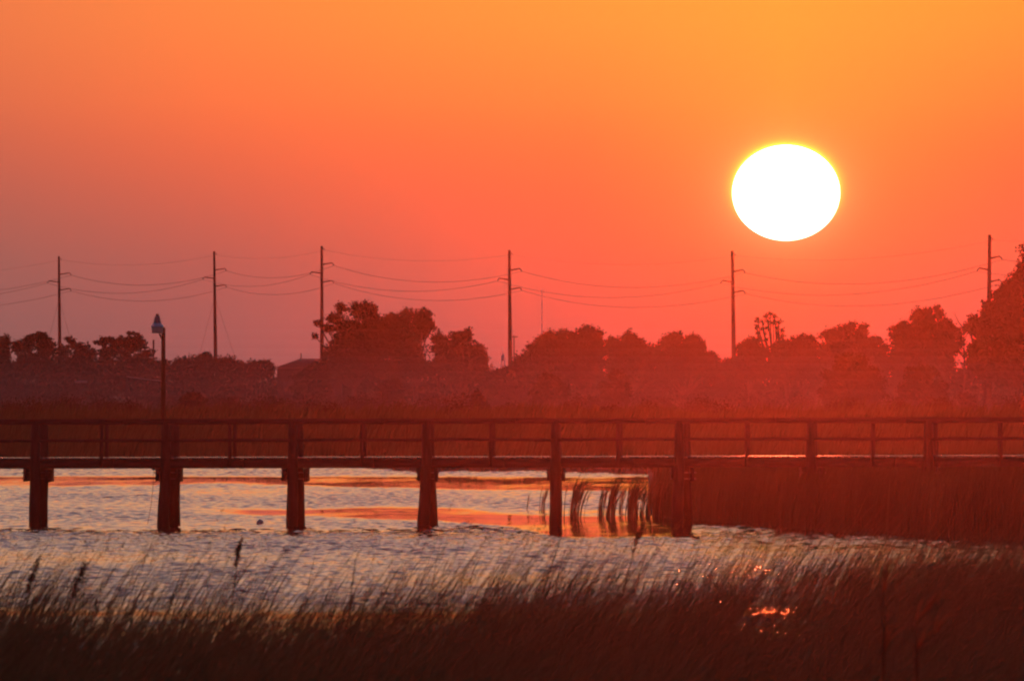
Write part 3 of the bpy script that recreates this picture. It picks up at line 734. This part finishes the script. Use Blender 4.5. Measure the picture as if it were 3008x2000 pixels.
# guard rail and small pale sign at the left
d = 1200
mb = MB(); pts = [P(372,1106,d), P(425,1113,d), P(478,1119,d)]
g = thing('guard_rail', 'pale roadside guard rail left of the lamp post', 'guard rail', (pts[1][0], d, 0.2))
for a_, b_ in zip(pts[:-1], pts[1:]): mb.beam(a_, b_, 0.08, 0.13)
mb.build('rail', M['guard'], g)
for k in range(5):
    q_ = pts[0] + (pts[2]-pts[0])*k/4; mb = MB(); mb.box((q_[0], d+0.1, q_[2]/2), (0.12, 0.1, q_[2])); mb.build('post', M['timber'], g)
t_ = thing('roadside_sign', 'small pale board standing in the mist at far left', 'sign', (X(238,d), d, 0.2))
mb = MB(); mb.box((X(238,d), d, Z(1121,d)), (1.35, 0.05, 0.24)); mb.build('board', M['guard'], t_)
for k in (-0.5, 0.5):
    mb = MB(); mb.box((X(238,d)+k, d+0.05, Z(1125,d)/2), (0.08, 0.06, Z(1125,d))); mb.build('post', M['timber'], t_)

# ------------------------------------------------------------------ power line
SEP = 2.9
poles = [ # x top, y top, x bottom, arm sep px, arm rows, label
 (173, 753, 177, 47, (806,829,852), 'leftmost power pole, rising from the pines'),
 (629, 738, 635, 48, (793,818,841), 'second power pole from the left, braced by guy wires above the low tree'),
 (945, 723, 946, 52, (777,803,829), 'power pole crossed by the sparse branches of the tallest oak'),
 (1496,735,1500, 56, (794,822,850), 'power pole standing in the gap at the centre'),
 (2151,737,2158, 61, (798,829,859), 'red tinted power pole just below the sun'),
 (2907,690,2903, 69, (759,793,828), 'power pole half hidden by the evergreen at the right edge')]
att = []   # wire attachment points per pole
def pole_dir(i):
    a = poles[max(0, i-1)]; b_ = poles[min(len(poles)-1, i+1)]
    return None
pinfo = []
for (xt, yt, xb, sp, rows_, lab) in poles:
    d = F*SEP/sp; pinfo.append(d)
for i, (xt, yt, xb, sp, rows_, lab) in enumerate(poles):
    d = pinfo[i]; s = d/F
    root = thing('power_pole', lab, 'power pole', (X(xb, d), d, 0.2), 'power poles of the transmission line')
    top = P(xt, yt, d); bot = np.array([X(xb, d), d, 0.0])
    mb = MB(); mb.tube([bot, bot+(top-bot)*0.5, top], [0.40, 0.29, 0.19], 12); mb.build('pole', M['pole'], root)
    def axis(zz): return bot + (top-bot)*((zz-bot[2])/(top[2]-bot[2]))
    mb = MB(); mb.tube([top+[0.05,0,-0.35], top+[0.42,0,-0.5]], 0.05, 6); mb.tube([top+[0.42,0,-0.42], top+[0.42,0,-0.68]], 0.06, 6)
    mb.build('wire_bracket', M['steel'], root)
    A = [top+[0.42, 0, -0.66]]
    for k, (ry, sgn) in enumerate(zip(rows_, (1, -1, 1))):
        zz = Z(ry, d); p0 = axis(zz) ; reach = (31 if sgn > 0 else 30)*s
        tip = p0 + np.array([sgn*reach, 0, 0.26])
        mb = MB(); mb.tube([p0 + [sgn*0.1,0,0], p0+(tip-p0)*0.55+[0,0,0.0], tip], [0.11, 0.085, 0.075], 8)
        arm = mb.build('crossarm', M['pole'], root)
        mb = MB(); e = tip + np.array([sgn*0.28, 0, -0.42])
        mb.tube([tip, tip+(e-tip)*0.5, e], [0.06, 0.085, 0.06], 8); mb.build('insulator', M['steel'], root)
        A.append(e)
    att.append(A)
    if i in (0, 1):
        for sgn, gp in ((-1, (95 if i == 0 else 548)), (1, (258 if i == 0 else 738))):
            g0 = axis(Z(876 if i == 0 else 872, d)); mb = MB()
            mb.tube([g0, [X(gp, d), d+3*sgn, 2.0 if False else 0.2]], 0.022, 5, cap=False); mb.build('guy_wire', M['wire'], root)
# beyond both edges of the photograph the line carries on
left = [a + np.array([X(-420, 2250)-X(173, pinfo[0]), 2250-pinfo[0], -0.6]) for a in att[0]]
right = [a + np.array([X(3900, 1190)-X(2907, pinfo[5]), 1190-pinfo[5], 1.0]) for a in att[5]]
full = [left] + att + [right]
wl = ['thin shield wire running between the tops of the power poles', 'upper power cable on the upper right arms of the poles',
      'middle power cable on the left arms of the poles', 'lower power cable on the lower right arms of the poles']
for w in range(4):
    mb = MB(); pts = []
    for i in range(len(full)-1):
        a_, b_ = full[i][w], full[i+1][w]
        sag = (1.35 if w == 0 else 2.15) * (1.0 if i < 6 else 1.0)
        sag *= {0:1.0, 1:1.0, 2:0.75, 3:1.0, 4:1.05, 5:1.05, 6:1.0}[i]
        ts = np.linspace(0, 1, 25)[(0 if i == 0 else 1):]
        for t in ts: pts.append(a_*(1-t)+b_*t - np.array([0,0,4*sag*t*(1-t)]))
    mb.tube(pts, 0.015 if w == 0 else 0.031, 5)
    tag(mb.build('power_cable', M['wire'], origin=pts[0]), wl[w], 'cable', 'cables of the transmission line')
# shorter posts and far masts
def simple_post(name, label, cat, px, yt, d, r, m, extra=None):
    root = thing(name, label, cat, (X(px, d), d, 0.2))
    mb = MB(); mb.tube([[X(px,d), d, 0.0], [X(px,d), d, Z(yt,d)]], [r*1.2, r*0.8], 8); mb.build('pole', m, root)
    return root
r_ = simple_post('utility_pole', 'short utility pole behind the pine left of the lamp post', 'pole', 451, 998, 1345, 0.13, M['pole'])
r_ = simple_post('utility_pole', 'slim utility pole with short crossarm right beside the central power pole', 'pole', 1510, 985, 2300, 0.14, M['pole'])
mb = MB(); mb.beam(P(1500,989,2300), P(1521,989,2300), 0.16, 0.16); mb.build('crossarm', M['pole'], r_)
mb = MB(); mb.beam(P(1503,1049,2300), P(1519,1049,2300), 0.16, 0.16); mb.build('crossarm', M['pole'], r_)
r_ = simple_post('chimney_pipe', 'short stub pipe rising between the two central oaks', 'pipe', 1289, 964, 1300, 0.17, M['pole'])
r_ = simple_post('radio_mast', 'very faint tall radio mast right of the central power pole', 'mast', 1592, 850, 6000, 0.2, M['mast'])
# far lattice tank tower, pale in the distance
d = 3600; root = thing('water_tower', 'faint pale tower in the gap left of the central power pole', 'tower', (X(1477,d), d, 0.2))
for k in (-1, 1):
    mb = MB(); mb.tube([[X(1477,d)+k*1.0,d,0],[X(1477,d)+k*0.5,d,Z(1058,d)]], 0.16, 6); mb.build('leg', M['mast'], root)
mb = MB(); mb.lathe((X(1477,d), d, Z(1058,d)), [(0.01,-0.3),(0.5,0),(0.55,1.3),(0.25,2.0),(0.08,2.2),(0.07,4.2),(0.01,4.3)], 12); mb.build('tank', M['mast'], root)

# ------------------------------------------------------------------ footbridge
DB = 315.0; SC = DB/F
YN, YF = DB-1.9, DB+1.9
def dz(xw): return 0.0022*xw          # the deck climbs slightly to the right
bridge = thing('footbridge', 'long wooden footbridge on piles crossing the river', 'footbridge', (X(1504,DB), DB, 0))
xa, xb = X(-420, DB), X(3460, DB)
ZD = Z(1341, DB); ZT = Z(1229, DB)
def bz(xw, z): return z + dz(xw)
# deck in bays, plank pattern comes from small height steps
mb = MB(); r7 = np.random.default_rng(77)
xp = xa
while xp < xb:
    w = 0.138; zt = bz(xp, ZD) + r7.normal(0, 0.0015)
    mb.box((xp+w/2, DB+r7.normal(0,0.008), zt-0.02), (w, 3.92, 0.04)); xp += 0.145
mb.build('deck', M['deck'], bridge)
def long_beam(name, z0, h, w, y, m, jx=0.0, wob=0.006):
    mb = MB(); seg = 3.62; x0 = xa + jx
    prevz = None
    while x0 < xb:
        x1 = min(x0+seg, xb)
        mb.beam((x0, y, bz(x0, z0)+r7.normal(0, wob)), (x1-0.012, y, bz(x1, z0)+r7.normal(0, wob)), w, h)
        x0 = x1
    return mb.build(name, m, bridge)
long_beam('stringer', ZD-0.045-0.125, 0.24, 0.07, YN+0.02, M['rail_timber'], wob=0.002)
long_beam('stringer', ZD-0.045-0.130, 0.24, 0.07, YF-0.02, M['rail_timber'], wob=0.002)
long_beam('stringer', ZD-0.045-0.128, 0.24, 0.07, DB, M['rail_timber'], wob=0.002)
long_beam('top_rail', ZT-0.015, 0.04, 0.17, YN-0.02, M['rail_timber'], 0.3)
long_beam('top_rail', ZT-0.018, 0.04, 0.17, YF+0.02, M['rail_timber'], 1.1)
long_beam('rail_board', ZT-0.095, 0.09, 0.04, YN-0.08, M['rail_timber'], 0.3)
long_beam('rail_board', ZT-0.095, 0.09, 0.04, YF+0.08, M['rail_timber'], 1.1)
long_beam('middle_rail', Z(1291,DB), 0.07, 0.04, YN-0.08, M['rail_timber'], 0.8)
long_beam('middle_rail', Z(1291,DB), 0.07, 0.04, YF+0.08, M['rail_timber'], 1.6)
# bents: (upper near x, upper far x, lower near x, lower far x) in photo columns
bents = [
 (-271,-285,-268,-290), (104,128,102,122), (487,513,478,512), (860,877,858,879), (1252,1262,1243,1270), (1632,1635,1631,1634), (1995,2014,1988,2018), (2382,2388,2380,2390), (2728,2742,2722,2748), (3110,3120,3105,3125)]
for i, (un, uf, ln, lf) in enumerate(bents):
    for (ux, lx, yy) in ((un, ln, YN), (uf, lf, YF)):
        xt, xl = X(ux, yy), X(lx, yy)
        r0 = 16.5*SC
        mb = MB()
        zs = np.linspace(-0.8, bz(xt, ZT)-0.05, 9); ztop = zs[-1]
        pts = []
        for zq in zs:
            f = min(1, max(0, (zq)/(ZD-0.3))); pts.append([xl+(xt-xl)*f + 0.006*math.sin(zq*5+i), yy, zq])
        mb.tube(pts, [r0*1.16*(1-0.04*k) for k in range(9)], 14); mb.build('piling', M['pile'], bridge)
    cx_ = X((ln+lf+un+uf)/4, DB)
    capw = {1: 72, 2: 68, 3: 74, 4: 60, 5: 52, 6: 64}.get(i, 62)*SC/2
    for sg in (-1, 1):
        mb = MB(); zc = bz(cx_, Z(1390+ (3 if sg > 0 else 0), DB)); xx_ = cx_ + sg*(capw-0.045)
        mb.box((xx_, DB, zc), (0.09, 4.3, 0.36)); mb.build('pile_cap', M['timber'], bridge)
    # bolts
    mb = MB()
    for zq in (Z(1386,DB), Z(1404,DB)): mb.tube([[cx_-capw-0.05, YN-0.0, zq],[cx_+capw+0.05, YN, zq]], 0.014, 6)
    mb.build('bolt', M['steel'], bridge)
# intermediate rail posts
posts = [(-85,-98), (298,314), (675,690), (1063,1072), (1442,1450), (1815,1824), (2192,2198), (2562,2566), (2940,2936)]
for a_, b_ in posts:
    for px_, yy in ((a_, YN-0.02), (b_, YF+0.02)):
        xx_ = X(px_, yy); zt = bz(xx_, ZT)-0.045; mb = MB()
        mb.box((xx_, yy, (zt + ZD-0.25)/2), (0.095, 0.09, zt-(ZD-0.25))); mb.build('rail_post', M['timber'], bridge)

# lamp on its own timber pole behind the second pile
dl = YF + 0.35; xl = X(480, dl)
lamp = thing('lamp_post', 'timber lamp post with bell shaped lamp behind the second pile', 'lamp post', (xl, dl, 0))
mb = MB(); mb.tube([[xl-0.02, dl, -0.8],[xl-0.01, dl, 2.5],[xl+0.0, dl, Z(962,dl)]], [0.085,0.072,0.055], 12); mb.build('pole', M['lamp_pole'], lamp)
sl_ = dl/F; hx = X(463, dl); hy = dl-0.28
mb = MB(); mb.tube([[xl-0.02, dl-0.04, Z(1000,dl)],[xl-0.09, dl-0.1, Z(985,dl)],[hx+0.05, hy, Z(974,dl)]], 0.022, 8); mb.build('bracket', M['lamp_pole'], lamp)
zb = Z(979, dl)
mb = MB(); mb.lathe((hx, hy, zb), [(0.01,0.0),(0.145,0.0),(0.155,0.03),(0.165,0.17),(0.16,0.19)], 28); mb.build('lens', M['lamp_glass'], lamp, smooth=False)
mb = MB(); mb.lathe((hx, hy, zb), [(0.158,0.172),(0.182,0.175),(0.184,0.195),(0.16,0.23),(0.125,0.275),(0.118,0.29)], 28); mb.build('shade', M['lamp_shade'], lamp)
mb = MB(); mb.lathe((hx, hy, zb), [(0.12,0.286),(0.105,0.33),(0.09,0.40),(0.078,0.46),(0.05,0.49),(0.02,0.495)], 28); mb.build('housing', M['lamp_metal'], lamp)
mb = MB(); mb.lathe((hx, hy, zb), [(0.045,0.484),(0.045,0.53),(0.035,0.545),(0.002,0.548)], 20); mb.build('cap', M['lamp_cap'], lamp)

# snagged fishing line, float, floating sticks
mb = MB(); dd = YN-0.1
q0, q1 = P(452,1376,dd), P(433,1540,dd); ts = np.linspace(0,1,14)
mb.tube([q0*(1-t)+q1*t + np.array([0.04*math.sin(t*3.1),0,0]) for t in ts], 0.006, 5)
mb.lathe(q0+np.array([0,0,-0.045]), [(0.002,0),(0.05,0.02),(0.09,0.05),(0.05,0.075),(0.002,0.08)], 10)
tag(mb.build('fishing_line', M['line'], origin=q0), 'snagged thin fishing line hanging from the deck left of the second pile', 'fishing line')
d = F*H/(1541-HZ); bp = thing('mooring_buoy', 'small round pale buoy floating left of the third pile', 'buoy', (X(764,d), d, 0))
mb = MB(); R0 = 11*d/F
mb.lathe((X(764,d), d, 0.045), [(max(0.001, R0*math.sin(a)), -R0*math.cos(a)) for a in np.linspace(0, math.pi, 13)], 20); mb.build('float', M['buoy'], bp, smooth=True)
mb = MB(); mb.tube([[X(764,d), d, 0.045+R0-0.01],[X(764,d), d, 0.045+R0+0.015]], 0.02, 8); mb.build('eyelet', M['buoy'], bp)
for (pa, pb, lab) in (((2228,1597),(2256,1603),'short dark stick floating near the reed bank'), ((2036,1583),(2062,1592),'bent twig floating right of the sixth pile'), ((2205,1561),(2224,1562),'small dark twig floating at the foot of the reed bank')):
    d1_ = F*H/(pa[1]-HZ); d2_ = F*H/(pb[1]-HZ)
    a_ = np.array([X(pa[0],d1_), d1_, 0.02]); b_ = np.array([X(pb[0],d1_), d1_+1.0, 0.0])
    mb = MB(); mb.tube([a_+[0,0,0.03], (a_+b_)/2+[0,0,0.02], b_], [0.02,0.03,0.018], 7)
    mb.tube([(a_+b_)/2, (a_+b_)/2+[0.05,0,0.07]], [0.015,0.008], 5)
    tag(mb.build('floating_stick', M['stick'], origin=a_), lab, 'stick')

# single stalks that stand out from the near grass
r8 = np.random.default_rng(808)
stalks = [  # base px, base row, tip px, tip row, kind, label
 (40,1900,105,1655,'plume','stout plumed stalk with brown seed head at the far left'),
 (150,1900,240,1668,'plume','plumed stalk second from the left with a drooping forked head'),
 (180,1850,335,1668,'bare','long bare slanted stalk right of the two left plumes'),
 (660,1880,705,1592,'leafy','tallest upright stalk with tapering tip at left of centre'),
 (1005,1850,1045,1640,'broad','stalk with broad folded leaves left of centre'),
 (1560,1790,1655,1560,'bare','thin tall stalk crossing the water right of centre'),
 (1800,1760,1885,1542,'plume','thin plumed stalk rising toward the sixth pile'),
 (2596,1920,2606,1822,'lit','upright blurred orange lit blade clump low at the right'),
 (2692,1825,2765,1768,'lit','slanted blurred orange lit blade, upper of the pair at lower right'),
 (2694,1912,2762,1848,'lit','slanted blurred orange lit blade, lowest at lower right'),
 (2594,1745,2602,1668,'lit','faint orange lit blade above the upright clump')]
for bx_, by_, tx_, ty_, kind, lab in stalks:
    d = 150.0 if bx_ < 1500 else 172.0
    b0 = np.array([X(bx_, d), d, 0.0]); tp = P(tx_, ty_, d)
    zb_ = 0.0
    ts = np.linspace(0, 1, 10)
    pts = [b0 + (tp-b0)*[t**1.25, t, t] for t in ts]
    lit = kind == 'lit'
    if lit: d = 112.0; b0 = np.array([X(bx_, d), d, Z(by_, d)]); tp = P(tx_, ty_, d); ts = np.linspace(0, 1, 10); pts = [b0*[1,1,0]+[0,0,0.1]] + [b0 + (tp-b0)*[t**1.25, t, t] for t in ts]; ts = np.linspace(0, 1, 11)
    root = thing('reed_stalk', lab, 'reed', b0*[1,1,0], 'reed stalks standing out of the near grass')
    mb = MB(); mb.tube(pts, [0.014-0.008*t for t in ts], 6); mb.build('stem', M['reed'], root)
    mb = MB(); k = 5 if kind != 'bare' else 2
    ids = r8.integers(3, 8, k); base = np.array([pts[j] for j in ids])
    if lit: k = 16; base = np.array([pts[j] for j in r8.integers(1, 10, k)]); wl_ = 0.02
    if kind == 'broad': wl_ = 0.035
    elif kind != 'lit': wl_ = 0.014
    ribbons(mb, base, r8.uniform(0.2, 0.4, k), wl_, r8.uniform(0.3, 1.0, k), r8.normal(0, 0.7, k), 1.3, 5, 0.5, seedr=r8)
    mb.build('leaves', M['reed_lit_tint' if lit else 'reed'], root)
    if kind in ('plume', 'leafy'):
        mb = MB(); tips = np.array([pts[-1], pts[-2], pts[-1]*0.6+pts[-2]*0.4])
        plumes(mb, tips, 0.3 if kind == 'plume' else 0.16, r8, 80, 0.045)
        mb.build('seed_head', M['plume'], root)
